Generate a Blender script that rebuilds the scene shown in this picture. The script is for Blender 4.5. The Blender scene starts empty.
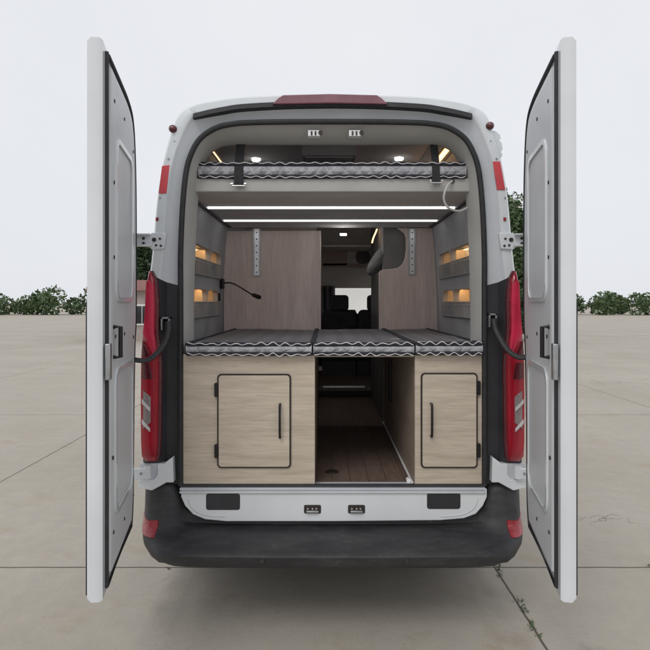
import bpy, bmesh, math, random
from mathutils import Vector, Matrix, noise
R = math.radians
rnd = random.Random(7)
scene = bpy.context.scene
col = scene.collection

# measuring: the camera stands at (-0.04, -3.0, 1.72) looking straight along +Y
CX, CY, CZ, F = -0.04, -3.0, 1.72, 570.0
def PW(px, py, Y=0.0):
    k = (Y - CY) / F
    return Vector(((px - 325) * k + CX, Y, CZ - (py - 302) * k))
def zz(py, Y=0.0): return PW(0, py, Y).z
def xx(px, Y=0.0): return PW(px, 0, Y).x

# ---------------------------------------------------------------- materials
def new_mat(name):
    m = bpy.data.materials.new(name); m.use_nodes = True
    nt = m.node_tree; b = nt.nodes['Principled BSDF']
    return m, nt, b
def mixcol(nt, fac, a, b):
    n = nt.nodes.new('ShaderNodeMix'); n.data_type = 'RGBA'
    if isinstance(fac, (int, float)): n.inputs[0].default_value = fac
    else: nt.links.new(fac, n.inputs[0])
    for k, v in ((6, a), (7, b)):
        if isinstance(v, tuple): n.inputs[k].default_value = (*v[:3], 1)
        else: nt.links.new(v, n.inputs[k])
    return n.outputs[2]
def coords(nt, scale=(1, 1, 1), rot=(0, 0, 0)):
    tc = nt.nodes.new('ShaderNodeTexCoord'); mp = nt.nodes.new('ShaderNodeMapping')
    mp.inputs['Scale'].default_value = scale; mp.inputs['Rotation'].default_value = rot
    nt.links.new(tc.outputs['Object'], mp.inputs['Vector'])
    return mp.outputs[0]
def noise_n(nt, scale, detail=4, rough=.55, sc=(1, 1, 1)):
    n = nt.nodes.new('ShaderNodeTexNoise')
    n.inputs['Scale'].default_value = scale; n.inputs['Detail'].default_value = detail
    n.inputs['Roughness'].default_value = rough
    nt.links.new(coords(nt, sc), n.inputs['Vector'])
    return n.outputs['Fac']
def ramp(nt, src, p0, p1):
    n = nt.nodes.new('ShaderNodeMapRange')
    n.inputs['From Min'].default_value = p0; n.inputs['From Max'].default_value = p1
    nt.links.new(src, n.inputs['Value']); return n.outputs['Result']
def math_n(nt, op, a, b=None, c=None):
    n = nt.nodes.new('ShaderNodeMath'); n.operation = op
    for i, v in enumerate((a, b, c)):
        if v is None: continue
        if isinstance(v, (int, float)): n.inputs[i].default_value = v
        else: nt.links.new(v, n.inputs[i])
    return n.outputs[0]
def bump(nt, b, h, strength=.2, dist=.002):
    n = nt.nodes.new('ShaderNodeBump'); n.inputs['Strength'].default_value = strength
    n.inputs['Distance'].default_value = dist
    nt.links.new(h, n.inputs['Height']); nt.links.new(n.outputs[0], b.inputs['Normal'])
def plain(name, c1, rough=.5, c2=None, nscale=8, metal=0, bs=0.0, bscale=400, coat=0, spec=None, rvar=0, det=5):
    m, nt, b = new_mat(name)
    if c2 is None: c2 = tuple(x * .82 for x in c1)
    f = ramp(nt, noise_n(nt, nscale, det), .35, .68)
    nt.links.new(mixcol(nt, f, c1, c2), b.inputs['Base Color'])
    b.inputs['Roughness'].default_value = rough; b.inputs['Metallic'].default_value = metal
    if rvar:
        r = math_n(nt, 'MULTIPLY_ADD', noise_n(nt, nscale * 2.3, 6), rvar, rough - rvar * .5)
        nt.links.new(r, b.inputs['Roughness'])
    if coat: b.inputs['Coat Weight'].default_value = coat; b.inputs['Coat Roughness'].default_value = .08
    if spec is not None: b.inputs['Specular IOR Level'].default_value = spec
    if bs: bump(nt, b, noise_n(nt, bscale, 2), bs, .001)
    return m
def wood(name, light, dark, axis, seamless=True, fine=1.0):
    m, nt, b = new_mat(name)
    s = [15, 15, 15]; s[axis] = 1.7
    s2 = [170, 170, 170]; s2[axis] = 7
    s3 = [7, 7, 7]; s3[axis] = .9
    a = noise_n(nt, 1.0, 6, .65, tuple(s)); nt.nodes[-1].name = 'x'; [setattr(q.inputs['Distortion'], 'default_value', 1.6) for q in nt.nodes if q.bl_idname == 'ShaderNodeTexNoise']; c = noise_n(nt, 1.0, 3, .6, tuple(s2)); d = noise_n(nt, 1.0, 3, .5, tuple(s3))
    k = math_n(nt, 'ADD', math_n(nt, 'MULTIPLY', a, .42), math_n(nt, 'ADD', math_n(nt, 'MULTIPLY', c, .33 * fine), math_n(nt, 'MULTIPLY', d, .25)))
    f = ramp(nt, k, .38, .61)
    nt.links.new(mixcol(nt, f, dark, light), b.inputs['Base Color'])
    b.inputs['Roughness'].default_value = .55
    bump(nt, b, c, .15, .001)
    return m
def emit(name, c, s):
    m, nt, b = new_mat(name)
    b.inputs['Base Color'].default_value = (*c, 1)
    b.inputs['Emission Color'].default_value = (*c, 1); b.inputs['Emission Strength'].default_value = s
    return m

M = {}
M['paint'] = plain('white_paint', (.74, .77, .79), .22, (.66, .69, .71), 2.2, coat=.6, rvar=.12)
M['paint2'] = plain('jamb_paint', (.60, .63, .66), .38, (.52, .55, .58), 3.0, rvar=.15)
M['door_card'] = plain('door_card', (.66, .68, .70), .4, (.60, .62, .64), 3, bs=.15, bscale=300, rvar=.15)
M['black'] = plain('black_plastic', (.022, .022, .026), .48, (.034, .033, .038), 7, bs=.25, bscale=700, rvar=.2)
M['rubber'] = plain('rubber', (.018, .019, .021), .65, (.03, .03, .034), 20, bs=.1)
# bumper: black plastic with pale scuffs on it
m, nt, b = new_mat('scuffed_bumper'); M['bumper'] = m
f1 = ramp(nt, noise_n(nt, 3.2, 7, .7, (1, 2.2, 3)), .42, .68)
f2 = ramp(nt, noise_n(nt, 22, 10, .8, (1, 3.5, 1)), .52, .70)
f3 = math_n(nt, 'MULTIPLY', f1, math_n(nt, 'ADD', math_n(nt, 'MULTIPLY', f2, .8), .25))
nt.links.new(mixcol(nt, f3, (.024, .024, .027), (.12, .118, .118)), b.inputs['Base Color'])
b.inputs['Roughness'].default_value = .55
bump(nt, b, noise_n(nt, 600, 2), .25, .001)
M['trim'] = plain('jamb_trim', (.50, .495, .47), .75, (.44, .435, .41), 4, bs=.25, bscale=500)
M['fabric'] = plain('wall_fabric', (.43, .435, .455), .95, (.37, .375, .39), 5, bs=.5, bscale=350)
M['ceil'] = plain('ceiling_lining', (.56, .56, .57), .95, (.50, .50, .51), 5, bs=.4, bscale=350)
M['leather'] = plain('grey_leatherette', (.45, .44, .415), .6, (.41, .40, .375), 5, bs=.3, bscale=300)
M['under'] = plain('bunk_underside', (.66, .62, .59), .7, (.60, .56, .53), 4, bs=.2)
M['alu'] = plain('aluminium', (.82, .82, .83), .3, (.75, .75, .76), 10, metal=.6)
M['alu_white'] = plain('white_profile', (.88, .88, .88), .35, (.84, .84, .84), 10)
M['steel'] = plain('zinc_steel', (.45, .46, .47), .4, (.36, .37, .38), 25, metal=.9, rvar=.2)
M['chrome'] = plain('chrome', (.75, .75, .75), .18, (.7, .7, .7), 10, metal=1)
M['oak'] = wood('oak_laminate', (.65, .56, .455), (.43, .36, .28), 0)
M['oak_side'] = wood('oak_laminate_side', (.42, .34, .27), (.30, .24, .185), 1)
M['elm'] = wood('elm_laminate', (.78, .66, .605), (.58, .475, .43), 2)
M['edge'] = plain('dark_edging', (.035, .025, .02), .5)
M['handle'] = plain('black_metal', (.02, .018, .018), .35, metal=.3)
M['webbing'] = plain('black_webbing', (.018, .018, .02), .85, (.03, .03, .032), 60, bs=.6, bscale=300)
M['strap_black'] = plain('black_strap', (.02, .02, .021), .55, (.032, .032, .034), 18)
M['seat'] = plain('seat_fabric', (.04, .042, .048), .9, (.06, .062, .066), 12, bs=.5)
M['bagcloth'] = plain('bag_cloth', (.12, .115, .115), .9, (.08, .08, .08), 20, bs=.5, bscale=60)
M['dark'] = plain('dark_laminate', (.085, .078, .078), .6, (.06, .056, .056), 6)
M['washgrey'] = plain('wash_room_panel', (.20, .19, .185), .6, (.15, .14, .14), 6)
M['cabgrey'] = plain('cab_headliner', (.62, .57, .53), .85, (.55, .50, .46), 6)
M['cabbrown'] = plain('cab_locker_front', (.40, .29, .26), .6, (.35, .255, .23), 6)
M['thread'] = plain('white_thread', (.74, .74, .76), .8, (.55, .55, .57), 60)
M['piping'] = plain('black_piping', (.016, .016, .022), .85, (.03, .03, .036), 40)
M['tan'] = plain('tan_lining', (.74, .62, .46), .8, (.66, .54, .39), 14)
M['rail'] = plain('grey_rail', (.36, .36, .37), .6, (.3, .3, .31), 15)
M['railgap'] = plain('pocket_net', (.20, .20, .21), .9, (.15, .15, .16), 30)
M['cable'] = plain('white_cable', (.55, .54, .52), .5)
M['led_warm'] = emit('warm_led', (1.0, .58, .24), 3.5)
M['led_niche'] = emit('warm_pocket_led', (1.0, .66, .34), 15)
M['led_white'] = emit('white_spot', (1.0, .98, .94), 45)
M['glow_bar'] = emit('glowing_profile', (.97, .98, 1.0), 2.8)  # pale bunk profiles given an added glow to brighten the cabin
M['led_aisle'] = emit('aisle_spot_lens', (1.0, .97, .92), 130)
M['tyre'] = plain('tyre', (.02, .02, .02), .8, (.03, .03, .03), 20)

def redlens(name, c, rough=.12, sc=160, st=.12):
    m, nt, b = new_mat(name)
    f = ramp(nt, noise_n(nt, 12, 3), .3, .7)
    nt.links.new(mixcol(nt, f, c, tuple(x * .75 for x in c)), b.inputs['Base Color'])
    b.inputs['Roughness'].default_value = rough; b.inputs['Coat Weight'].default_value = .7
    b.inputs['Coat Roughness'].default_value = .04
    w = nt.nodes.new('ShaderNodeTexVoronoi'); w.inputs['Scale'].default_value = sc
    nt.links.new(coords(nt), w.inputs['Vector']); bump(nt, b, w.outputs['Distance'], st, .002)
    return m
M['red'] = redlens('bright_red_lens', (.80, .035, .10), .25, 220, .25)
M['red2'] = redlens('red_lens', (.42, .012, .03), .12, 140, .18)
M['maroon'] = redlens('maroon_lens', (.11, .010, .018), .15, 90, .4)
M['brake'] = redlens('brake_lens', (.24, .09, .115), .3, 120, .3)
M['reflector'] = redlens('reflector', (.70, .07, .085), .35, 400, .3)
M['reflector_dark'] = redlens('reflector_dark', (.34, .015, .025), .3, 400, .3)
M['clear'] = redlens('clear_lens', (.30, .25, .25), .1, 130, .8)
M['whitelens'] = redlens('white_lens', (.75, .72, .72), .15, 130, .4)

m, nt, b = new_mat('glass'); M['glass'] = m
b.inputs['Base Color'].default_value = (.92, .96, .95, 1); b.inputs['Transmission Weight'].default_value = 1
b.inputs['Roughness'].default_value = 0; b.inputs['IOR'].default_value = 1.01; b.inputs['Alpha'].default_value = .35
m, nt, b = new_mat('dark_glass'); M['dark_glass'] = m
b.inputs['Base Color'].default_value = (.015, .018, .02, 1); b.inputs['Roughness'].default_value = .05

# quilted mattress border
m, nt, b = new_mat('quilted_border'); M['quilt'] = m
tc = nt.nodes.new('ShaderNodeTexCoord'); sp = nt.nodes.new('ShaderNodeSeparateXYZ')
nt.links.new(tc.outputs['Object'], sp.inputs[0])
xy = math_n(nt, 'ADD', sp.outputs[0], math_n(nt, 'MULTIPLY', sp.outputs[1], 1.0))
wob = math_n(nt, 'MULTIPLY', noise_n(nt, 9, 3), .12)
u = math_n(nt, 'ADD', xy, wob)
def tri(a): return math_n(nt, 'PINGPONG', a, .5)
d1 = tri(math_n(nt, 'MULTIPLY', math_n(nt, 'ADD', u, math_n(nt, 'MULTIPLY', sp.outputs[2], 1.15)), 14))
d2 = tri(math_n(nt, 'MULTIPLY', math_n(nt, 'SUBTRACT', u, math_n(nt, 'MULTIPLY', sp.outputs[2], 1.15)), 14))
dd = math_n(nt, 'MINIMUM', d1, d2)
ln = ramp(nt, dd, .02, .075)
base = mixcol(nt, ramp(nt, noise_n(nt, 30, 5), .35, .65), (.30, .30, .33), (.46, .46, .49))
nt.links.new(mixcol(nt, ln, (.50, .50, .53), base), b.inputs['Base Color'])
b.inputs['Roughness'].default_value = .8
bump(nt, b, dd, .9, .02)
# plaid mattress top
m, nt, b = new_mat('dark_plaid'); M['plaid'] = m
tc = nt.nodes.new('ShaderNodeTexCoord'); sp = nt.nodes.new('ShaderNodeSeparateXYZ')
nt.links.new(tc.outputs['Object'], sp.inputs[0])
pa = ramp(nt, math_n(nt, 'PINGPONG', math_n(nt, 'MULTIPLY', sp.outputs[0], 9), .5), .15, .3)
pb = ramp(nt, math_n(nt, 'PINGPONG', math_n(nt, 'MULTIPLY', sp.outputs[1], 9), .5), .15, .3)
ff = math_n(nt, 'MULTIPLY', math_n(nt, 'ADD', pa, pb), .5)
cc = mixcol(nt, ff, (.11, .105, .118), (.20, .195, .21))
nt.links.new(mixcol(nt, ramp(nt, noise_n(nt, 60, 3), .3, .7), cc, (.15, .145, .155)), b.inputs['Base Color'])
b.inputs['Roughness'].default_value = .95
# vinyl floor tiles
m, nt, b = new_mat('brown_vinyl'); M['vinyl'] = m
br = nt.nodes.new('ShaderNodeTexBrick'); nt.links.new(coords(nt, (1, 1, 1), (0, 0, R(90))), br.inputs['Vector'])
br.inputs['Scale'].default_value = 1; br.inputs['Brick Width'].default_value = .30; br.inputs['Row Height'].default_value = .10
br.inputs['Mortar Size'].default_value = .003; br.inputs['Color1'].default_value = (.23, .16, .13, 1)
br.inputs['Color2'].default_value = (.18, .125, .10, 1); br.inputs['Mortar'].default_value = (.05, .03, .024, 1)
nt.links.new(mixcol(nt, ramp(nt, noise_n(nt, 9, 6, .6, (6, 1, 1)), .3, .7), br.outputs['Color'], (.14, .10, .08)), b.inputs['Base Color'])
nt.nodes[-1]
b.inputs['Roughness'].default_value = .45
# concrete yard with slab joints
m, nt, b = new_mat('concrete'); M['concrete'] = m
tc = nt.nodes.new('ShaderNodeTexCoord'); sp = nt.nodes.new('ShaderNodeSeparateXYZ')
nt.links.new(tc.outputs['Object'], sp.inputs[0])
def joint(o, off, size, w):
    q = math_n(nt, 'PINGPONG', math_n(nt, 'DIVIDE', math_n(nt, 'SUBTRACT', math_n(nt, 'ADD', o, math_n(nt, 'MULTIPLY', noise_n(nt, 6, 3), .012)), off), size), .5)
    return ramp(nt, q, w / size * .35, w / size)
jx = joint(sp.outputs[0], 1.065, 4.2, .010); jy = joint(sp.outputs[1], .70, 5.0, .010)
j = math_n(nt, 'MINIMUM', jx, jy)
n1 = ramp(nt, noise_n(nt, .45, 6, .6), .3, .7); n2 = ramp(nt, noise_n(nt, 7, 8, .7), .35, .7)
c1 = mixcol(nt, n1, (.40, .36, .30), (.49, .45, .385))
c2 = mixcol(nt, math_n(nt, 'MULTIPLY', n2, .45), c1, (.33, .30, .26))
st = ramp(nt, noise_n(nt, 1.7, 7, .7), .56, .72)
c3 = mixcol(nt, math_n(nt, 'MULTIPLY', st, .5), c2, (.36, .27, .15))
sp2 = ramp(nt, noise_n(nt, 55, 3, .6), .66, .72)
c3b = mixcol(nt, math_n(nt, 'MULTIPLY', ramp(nt, noise_n(nt, 150, 3, .7), .5, .7), .45), c3, (.26, .235, .20))
c4 = mixcol(nt, math_n(nt, 'MULTIPLY', sp2, .5), c3b, (.14, .12, .10))
vo = nt.nodes.new('ShaderNodeTexVoronoi'); vo.feature = 'DISTANCE_TO_EDGE'; vo.inputs['Scale'].default_value = .33
wv = nt.nodes.new('ShaderNodeVectorMath'); wv.operation = 'ADD'; nzz = nt.nodes.new('ShaderNodeTexNoise'); nzz.inputs['Scale'].default_value = 3; nzz.inputs['Detail'].default_value = 6
nt.links.new(tc.outputs['Object'], nzz.inputs['Vector']); nt.links.new(tc.outputs['Object'], wv.inputs[0]); nt.links.new(nzz.outputs['Color'], wv.inputs[1]); nt.links.new(wv.outputs[0], vo.inputs['Vector'])
crk = math_n(nt, 'MULTIPLY', ramp(nt, vo.outputs['Distance'], .004, .001), ramp(nt, noise_n(nt, .5, 2), .56, .66))
c5 = mixcol(nt, math_n(nt, 'MULTIPLY', crk, .8), c4, (.12, .10, .08))
tm = math_n(nt, 'MULTIPLY', ramp(nt, math_n(nt, 'ABSOLUTE', math_n(nt, 'SUBTRACT', math_n(nt, 'ABSOLUTE', math_n(nt, 'ADD', sp.outputs[0], math_n(nt, 'MULTIPLY', sp.outputs[1], .04))), .9)), .12, .05), ramp(nt, noise_n(nt, 1.1, 6, .7), .42, .62))
c6 = mixcol(nt, math_n(nt, 'MULTIPLY', tm, .35), c5, (.17, .155, .14))
oil = ramp(nt, noise_n(nt, .9, 5, .6, (1.3, 1, 1)), .66, .73)
c7 = mixcol(nt, math_n(nt, 'MULTIPLY', oil, .35), c6, (.13, .11, .09))
nt.links.new(mixcol(nt, j, (.09, .08, .06), c7), b.inputs['Base Color'])
b.inputs['Roughness'].default_value = .9
bump(nt, b, math_n(nt, 'ADD', n2, math_n(nt, 'MULTIPLY', noise_n(nt, 120, 4, .7), .8)), .45, .004)
M['plaster'] = plain('plaster', (.78, .77, .75), .9, (.68, .67, .65), 1.3, bs=.3, bscale=60)
M['hutwall'] = plain('hut_wall', (.40, .34, .31), .9, (.33, .28, .26), 1.5, bs=.3, bscale=60)
M['tile'] = plain('roof_tiles', (.26, .11, .09), .8, (.18, .08, .07), 5)
def leafmat(name, a, c):
    m, nt, b = new_mat(name)
    nt.links.new(mixcol(nt, ramp(nt, noise_n(nt, 2.2, 4), .35, .65), a, c), b.inputs['Base Color'])
    b.inputs['Roughness'].default_value = .6
    return m
M['leaf'] = leafmat('leaf', (.045, .085, .030), (.095, .15, .055))
M['leafdark'] = leafmat('leaf_dark', (.030, .06, .025), (.06, .105, .04))
M['bark'] = plain('bark', (.10, .075, .055), .9, (.06, .045, .035), 12)
M['blossom'] = plain('blossom', (.7, .66, .62), .7)

# ---------------------------------------------------------------- mesh builder
def wloc(o):
    v = Vector((0, 0, 0))
    while o is not None: v = v + o.location; o = o.parent
    return v
class MB:
    def __init__(s): s.v = []; s.f = []; s.mi = []; s.cur = 0
    def add(s, vs, fs):
        n = len(s.v); s.v += [Vector(p) for p in vs]
        for f in fs: s.f.append([i + n for i in f]); s.mi.append(s.cur)
        return s
    def box(s, x0, x1, y0, y1, z0, z1):
        vs = [(x, y, z) for z in (z0, z1) for y in (y0, y1) for x in (x0, x1)]
        return s.add(vs, [(0, 2, 3, 1), (4, 5, 7, 6), (0, 1, 5, 4), (2, 6, 7, 3), (0, 4, 6, 2), (1, 3, 7, 5)])
    def prism(s, pts, d):
        """pts: planar outline of 3D points; d: extrusion vector"""
        n = len(pts); d = Vector(d); a = [Vector(p) for p in pts]
        s.add(a + [p + d for p in a], [tuple(range(n)), tuple(range(2 * n - 1, n - 1, -1))] +
              [(i, i + n, (i + 1) % n + n, (i + 1) % n) for i in range(n)])
        return s
    def loft(s, rows, closed=False, loop=False):
        n = len(rows[0]); m_ = len(rows); vs = [p for r in rows for p in r]; fs = []
        for a in range(m_ if loop else m_ - 1):
            b_ = (a + 1) % m_
            for i in range(n if closed else n - 1):
                j_ = (i + 1) % n
                fs.append((a * n + i, a * n + j_, b_ * n + j_, b_ * n + i))
        return s.add(vs, fs)
    def tube(s, pts, r, seg=8, loop=False, rz=None):
        pts = [Vector(p) for p in pts]; n = len(pts); rows = []
        up0 = None
        for i, p in enumerate(pts):
            if loop: t = pts[(i + 1) % n] - pts[i - 1]
            else: t = pts[min(i + 1, n - 1)] - pts[max(i - 1, 0)]
            t.normalize()
            if up0 is None:
                up0 = Vector((0, 0, 1)) if abs(t.z) < .9 else Vector((0, 1, 0))
            a = up0 - t * up0.dot(t)
            if a.length < 1e-4: a = Vector((0, 1, 0)) - t * t.y
            a.normalize(); up0 = a; b_ = t.cross(a)
            rr = r[i] if isinstance(r, (list, tuple)) else r
            rows.append([p + a * math.cos(2 * math.pi * k / seg) * (rz or rr) + b_ * math.sin(2 * math.pi * k / seg) * rr for k in range(seg)])
        s.loft(rows, closed=True, loop=loop)
        if not loop:
            L = len(s.v); k = len(rows) * seg
            s.f.append(list(range(L - k, L - k + seg))); s.mi.append(s.cur)
            s.f.append(list(range(L - 1, L - seg - 1, -1))); s.mi.append(s.cur)
        return s
    def cyl(s, c, axis, r, h, seg=20, r2=None):
        c = Vector(c); ax = Vector(axis).normalized()
        return s.tube([c, c + ax * h], [r, r2 if r2 is not None else r], seg)
    def build(s, name, mats, parent=None, bevel=0, seg=2, smooth=35, recalc=True, sub=0):
        if not isinstance(mats, (list, tuple)): mats = [mats]
        me = bpy.data.meshes.new(name)
        if parent is not None: org = wloc(parent)
        else:
            xs = [p.x for p in s.v]; ys = [p.y for p in s.v]; zs = [p.z for p in s.v]
            org = Vector(((min(xs) + max(xs)) / 2, (min(ys) + max(ys)) / 2, min(zs)))
        me.from_pydata([tuple(p - org) for p in s.v], [], s.f)
        for k in mats: me.materials.append(M[k] if isinstance(k, str) else k)
        me.polygons.foreach_set('material_index', s.mi)
        if recalc:
            bm = bmesh.new(); bm.from_mesh(me); bmesh.ops.recalc_face_normals(bm, faces=bm.faces); bm.to_mesh(me); bm.free()
        o = bpy.data.objects.new(name, me); col.objects.link(o)
        if parent is not None: o.parent = parent
        else: o.location = org
        if smooth:
            me.shade_smooth()
            me.set_sharp_from_angle(angle=R(smooth))
        if bevel:
            bv = o.modifiers.new('bevel', 'BEVEL'); bv.width = bevel; bv.segments = seg; bv.limit_method = 'ANGLE'; bv.angle_limit = R(40)
            bv.harden_normals = False
        if sub:
            sb = o.modifiers.new('sub', 'SUBSURF'); sb.levels = sub; sb.render_levels = sub
        return o
def empty(name, loc):
    o = bpy.data.objects.new(name, None); col.objects.link(o); o.location = loc; o.empty_display_size = .1; return o
def tag(o, label=None, cat=None, group=None, kind=None):
    if label: o['label'] = label
    if cat: o['category'] = cat
    if group: o['group'] = group
    if kind: o['kind'] = kind
    return o
def px_prism(mb, pts, Y0, Y1):
    return mb.prism([PW(x, y, Y0) for x, y in pts], (0, Y1 - Y0, 0))
def catmull(P, n=4):
    out = []
    for i in range(len(P) - 1):
        p0 = P[max(i - 1, 0)]; p1 = P[i]; p2 = P[i + 1]; p3 = P[min(i + 2, len(P) - 1)]
        for k in range(n):
            t = k / n
            out.append(.5 * ((2 * p1) + (p2 - p0) * t + (2 * p0 - 5 * p1 + 4 * p2 - p3) * t * t + (3 * p1 - p0 - 3 * p2 + p3) * t ** 3))
    out.append(P[-1].copy()); return out
def rrect(x0, x1, z0, z1, r, n=5):
    """rounded rectangle in 2D, counter clockwise"""
    out = []
    for cx, cz, a0 in ((x1 - r, z1 - r, 0), (x0 + r, z1 - r, 90), (x0 + r, z0 + r, 180), (x1 - r, z0 + r, 270)):
        for k in range(n + 1):
            a = R(a0 + 90 * k / n); out.append((cx + r * math.cos(a), cz + r * math.sin(a)))
    return out

# ================================================================ SETTING
g = MB(); g.add([(-300, -60, 0), (300, -60, 0), (300, 500, 0), (-300, 500, 0)], [(0, 1, 2, 3)])
go = g.build('ground', 'concrete', smooth=0); go.location = (0, 0, 0)
for v, p in zip(go.data.vertices, [(-300, -60, 0), (300, -60, 0), (300, 500, 0), (-300, 500, 0)]): v.co = p
tag(go, 'pale concrete yard with dark joints between the slabs', kind='structure')

# ================================================================ THE VAN
van = empty('camper_van', (0, 0, 0))
tag(van, 'white high roof camper van seen from behind with both rear doors open', 'van')
ROWS = [ # outer skin, edge of the strip, foot of the step, seal   (half width and height in photo units at the tail)
 ((192, 487), (173, 487), (168, 487), (153, 487)),
 ((192.5, 440), (173, 440), (168, 440), (153, 440)),
 ((191, 350), (173, 350), (168, 350), (153, 350)),
 ((187, 300), (173, 303), (168, 305), (153, 308)),
 ((185, 271), (173, 279), (168, 282), (153, 286)),
 ((182, 245), (169.5, 250), (164, 251), (153, 253)),
 ((178, 200), (166, 200), (159, 202), (151, 206)),
 ((171.5, 160), (159, 161), (151, 164), (147.5, 171)),
 ((162.5, 127), (149, 132), (143, 140), (142, 152)),
 ((154, 110.5), (140, 118), (134.5, 127), (133, 137)),
 ((139, 102.5), (127, 112), (121, 119), (117, 126.5)),
 ((118, 98), (110, 108.5), (106, 114.5), (99, 122.5)),
 ((90, 94.5), (88, 106), (86, 111.5), (82, 121.3)),
 ((48, 92.6), (48, 104.6), (48, 110), (47, 120.6)),
 ((0, 92), (0, 104), (0, 109.5), (0, 120.4))]
def hw(c, Y=0): return Vector((c[0] / 190, Y, CZ - (c[1] - 302) / 190))
def smooth_rows(rows):
    cols = []
    for c in range(4):
        cols.append(catmull([hw(r[c]) for r in rows], 4))
    return cols
lowc = smooth_rows(ROWS[:5]); upc = smooth_rows(ROWS[4:])
def full(curve):   # mirror the half curve: left bottom -> top -> right bottom
    L = [Vector((-p.x, p.y, p.z)) for p in curve]
    return L + [p.copy() for p in reversed(curve[:-1])]
def withY(curve, Y, dx=0):
    return [Vector((p.x + (dx if p.x > 0 else -dx if p.x < 0 else 0), Y, p.z)) for p in curve]
def frame_loft(mb, cs):
    O, J1, J2, S = cs
    rows = [withY(O, .16, .004), withY(O, .055, .002),
            [a.lerp(b_, .12) + Vector((0, .02, 0)) for a, b_ in zip(O, J1)],
            [a.lerp(b_, .30) + Vector((0, .002, 0)) for a, b_ in zip(O, J1)],
            [a.lerp(b_, .92) + Vector((0, .0, 0)) for a, b_ in zip(O, J1)],
            [a.lerp(b_, 1.0) + Vector((0, .006, 0)) for a, b_ in zip(O, J1)],
            [a + Vector((0, .042, 0)) for a in J2], [a + Vector((0, .046, 0)) for a in S]]
    n = len(rows[0])
    mb.cur = 0; mb.loft(rows[:6]); mb.cur = 1 if mb.two else 0; mb.loft(rows[5:]); mb.cur = 0
fm = MB(); fm.two = True
frame_loft(fm, [full(c) for c in upc])
fm.build('rear_frame', ['paint', 'paint2'], van, smooth=50)
for sg in (-1, 1):
    cm = MB(); cm.two = False
    frame_loft(cm, [[Vector((sg * p.x, p.y, p.z)) for p in c] for c in lowc])
    cm.build('rear_corner_cladding', 'black', van, smooth=50)
# side and roof shell, running forward to the cab
prof = full([p for p in lowc[0][:-1]] + upc[0])
low = [Vector((-1.012, 0, .36))]; lowr = [Vector((1.012, 0, .36))]
prof = low + prof + lowr
st = [(.16, 1, 1.0), (1.5, 1, 1.0), (3.3, 1, 1.0), (3.9, .97, .995), (4.45, .66, .985), (5.15, -.02, .955), (5.75, -.22, .90), (5.98, -.40, .82)]
rows = []
for Y, k, w in st:
    r = []
    for p in prof:
        z = p.z
        if z > 1.5: z = 1.5 + (z - 1.5) * max(k, 0.02)
        if k < 0: z = .36 + (z - .36) * (1 + k * .9)
        r.append(Vector((p.x * w * (1.002), Y, z)))
    rows.append(r)
sh = MB(); n = len(prof)
for a in range(len(rows) - 1):
    for i in range(n - 1):
        q = [rows[a][i], rows[a][i + 1], rows[a + 1][i + 1], rows[a + 1][i]]
        mid = sum(q, Vector()) / 4
        if a in (2, 3) and 1.50 < mid.z < 2.0 and abs(mid.x) > .8 and mid.y > 3.5: continue    # cab side windows
        if a == 4 and abs(mid.x) < .80 and min(p.z for p in q) > 1.49: continue    # windscreen opening
        sh.cur = 0 if (mid.z > .62) else 1
        sh.add(q, [(0, 1, 2, 3)])
sh.cur = 1; sh.add(rows[-1], [tuple(range(n))])
shell = sh.build('body', ['paint', 'black'], van, smooth=30)
ws = MB()
a, b_ = rows[4], rows[5]
ia = [i for i in range(n - 1) if abs((a[i].x + a[i + 1].x + b_[i].x + b_[i + 1].x) / 4) < .80 and min(a[i].z, b_[i].z, a[i + 1].z, b_[i + 1].z) > 1.49]
for i in ia: ws.add([a[i], a[i + 1], b_[i + 1], b_[i]], [(0, 1, 2, 3)])
ws.build('windscreen', 'glass', van)
for sg in (-1, 1):
    w = MB()
    for a_ in (2, 3):
        for i in range(n - 1):
            q = [rows[a_][i], rows[a_][i + 1], rows[a_ + 1][i + 1], rows[a_ + 1][i]]; mid = sum(q, Vector()) / 4
            if 1.50 < mid.z < 2.0 and mid.x * sg > .8 and mid.y > 3.5: w.add(q, [(0, 1, 2, 3)])
    if w.f: w.build('side_window', 'glass', van)
# wheels
for wx in (-1, 1):
    for wy in (1.15, 4.85):
        wh = MB(); x0 = wx * .80
        wh.cyl((x0, wy, .35), (wx, 0, 0), .35, .20, 40)
        # the wheel stands a little outside the arch liner
        tyr = wh.build('wheel', 'tyre', van, bevel=.02)
        rm = MB(); rm.cyl((x0 + wx * .195, wy, .35), (wx, 0, 0), .21, .012, 28, .17); rm.build('rim', 'steel', tyr, bevel=.004)
fl = MB(); fl.box(-.79, .79, .06, 3.0, .66, .715); fl.box(-.97, .97, 3.0, 5.2, .66, .80); fl.build('underbody', 'black', van)
# rubber door seal all round the opening
S = [p + Vector((0, .022, 0)) for p in (lowc[3][:-1] + upc[3])]
loop = full(S)
for p in loop: p.y = .022
bl, brr = loop[0], loop[-1]
cornerL = [Vector((-.805, .022, .755)), Vector((-.80, .022, .745)), Vector((-.78, .022, .742))]
cornerR = [Vector((.78, .022, .742)), Vector((.80, .022, .745)), Vector((.805, .022, .755))]
s1 = MB(); s1.tube(loop + cornerR[::-1] + cornerL[::-1], .0145, 10, loop=True, rz=None)
s1.build('door_seal', 'rubber', van)
# drip rubber under the roof light
J = [hw(c) for c in ((139, 116.5), (125, 113), (110, 110), (90, 107), (48, 104.8), (0, 104))]
dr = full(catmull(J, 4))
dm = MB(); rows_ = []
for p in dr: rows_.append([p + Vector((0, -.012, .012)), p + Vector((0, -.018, -.014)), p + Vector((0, .03, -.016)), p + Vector((0, .03, .012))])
dm.loft(rows_, closed=True); dm.build('roof_edge_rubber', 'rubber', van)
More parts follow.
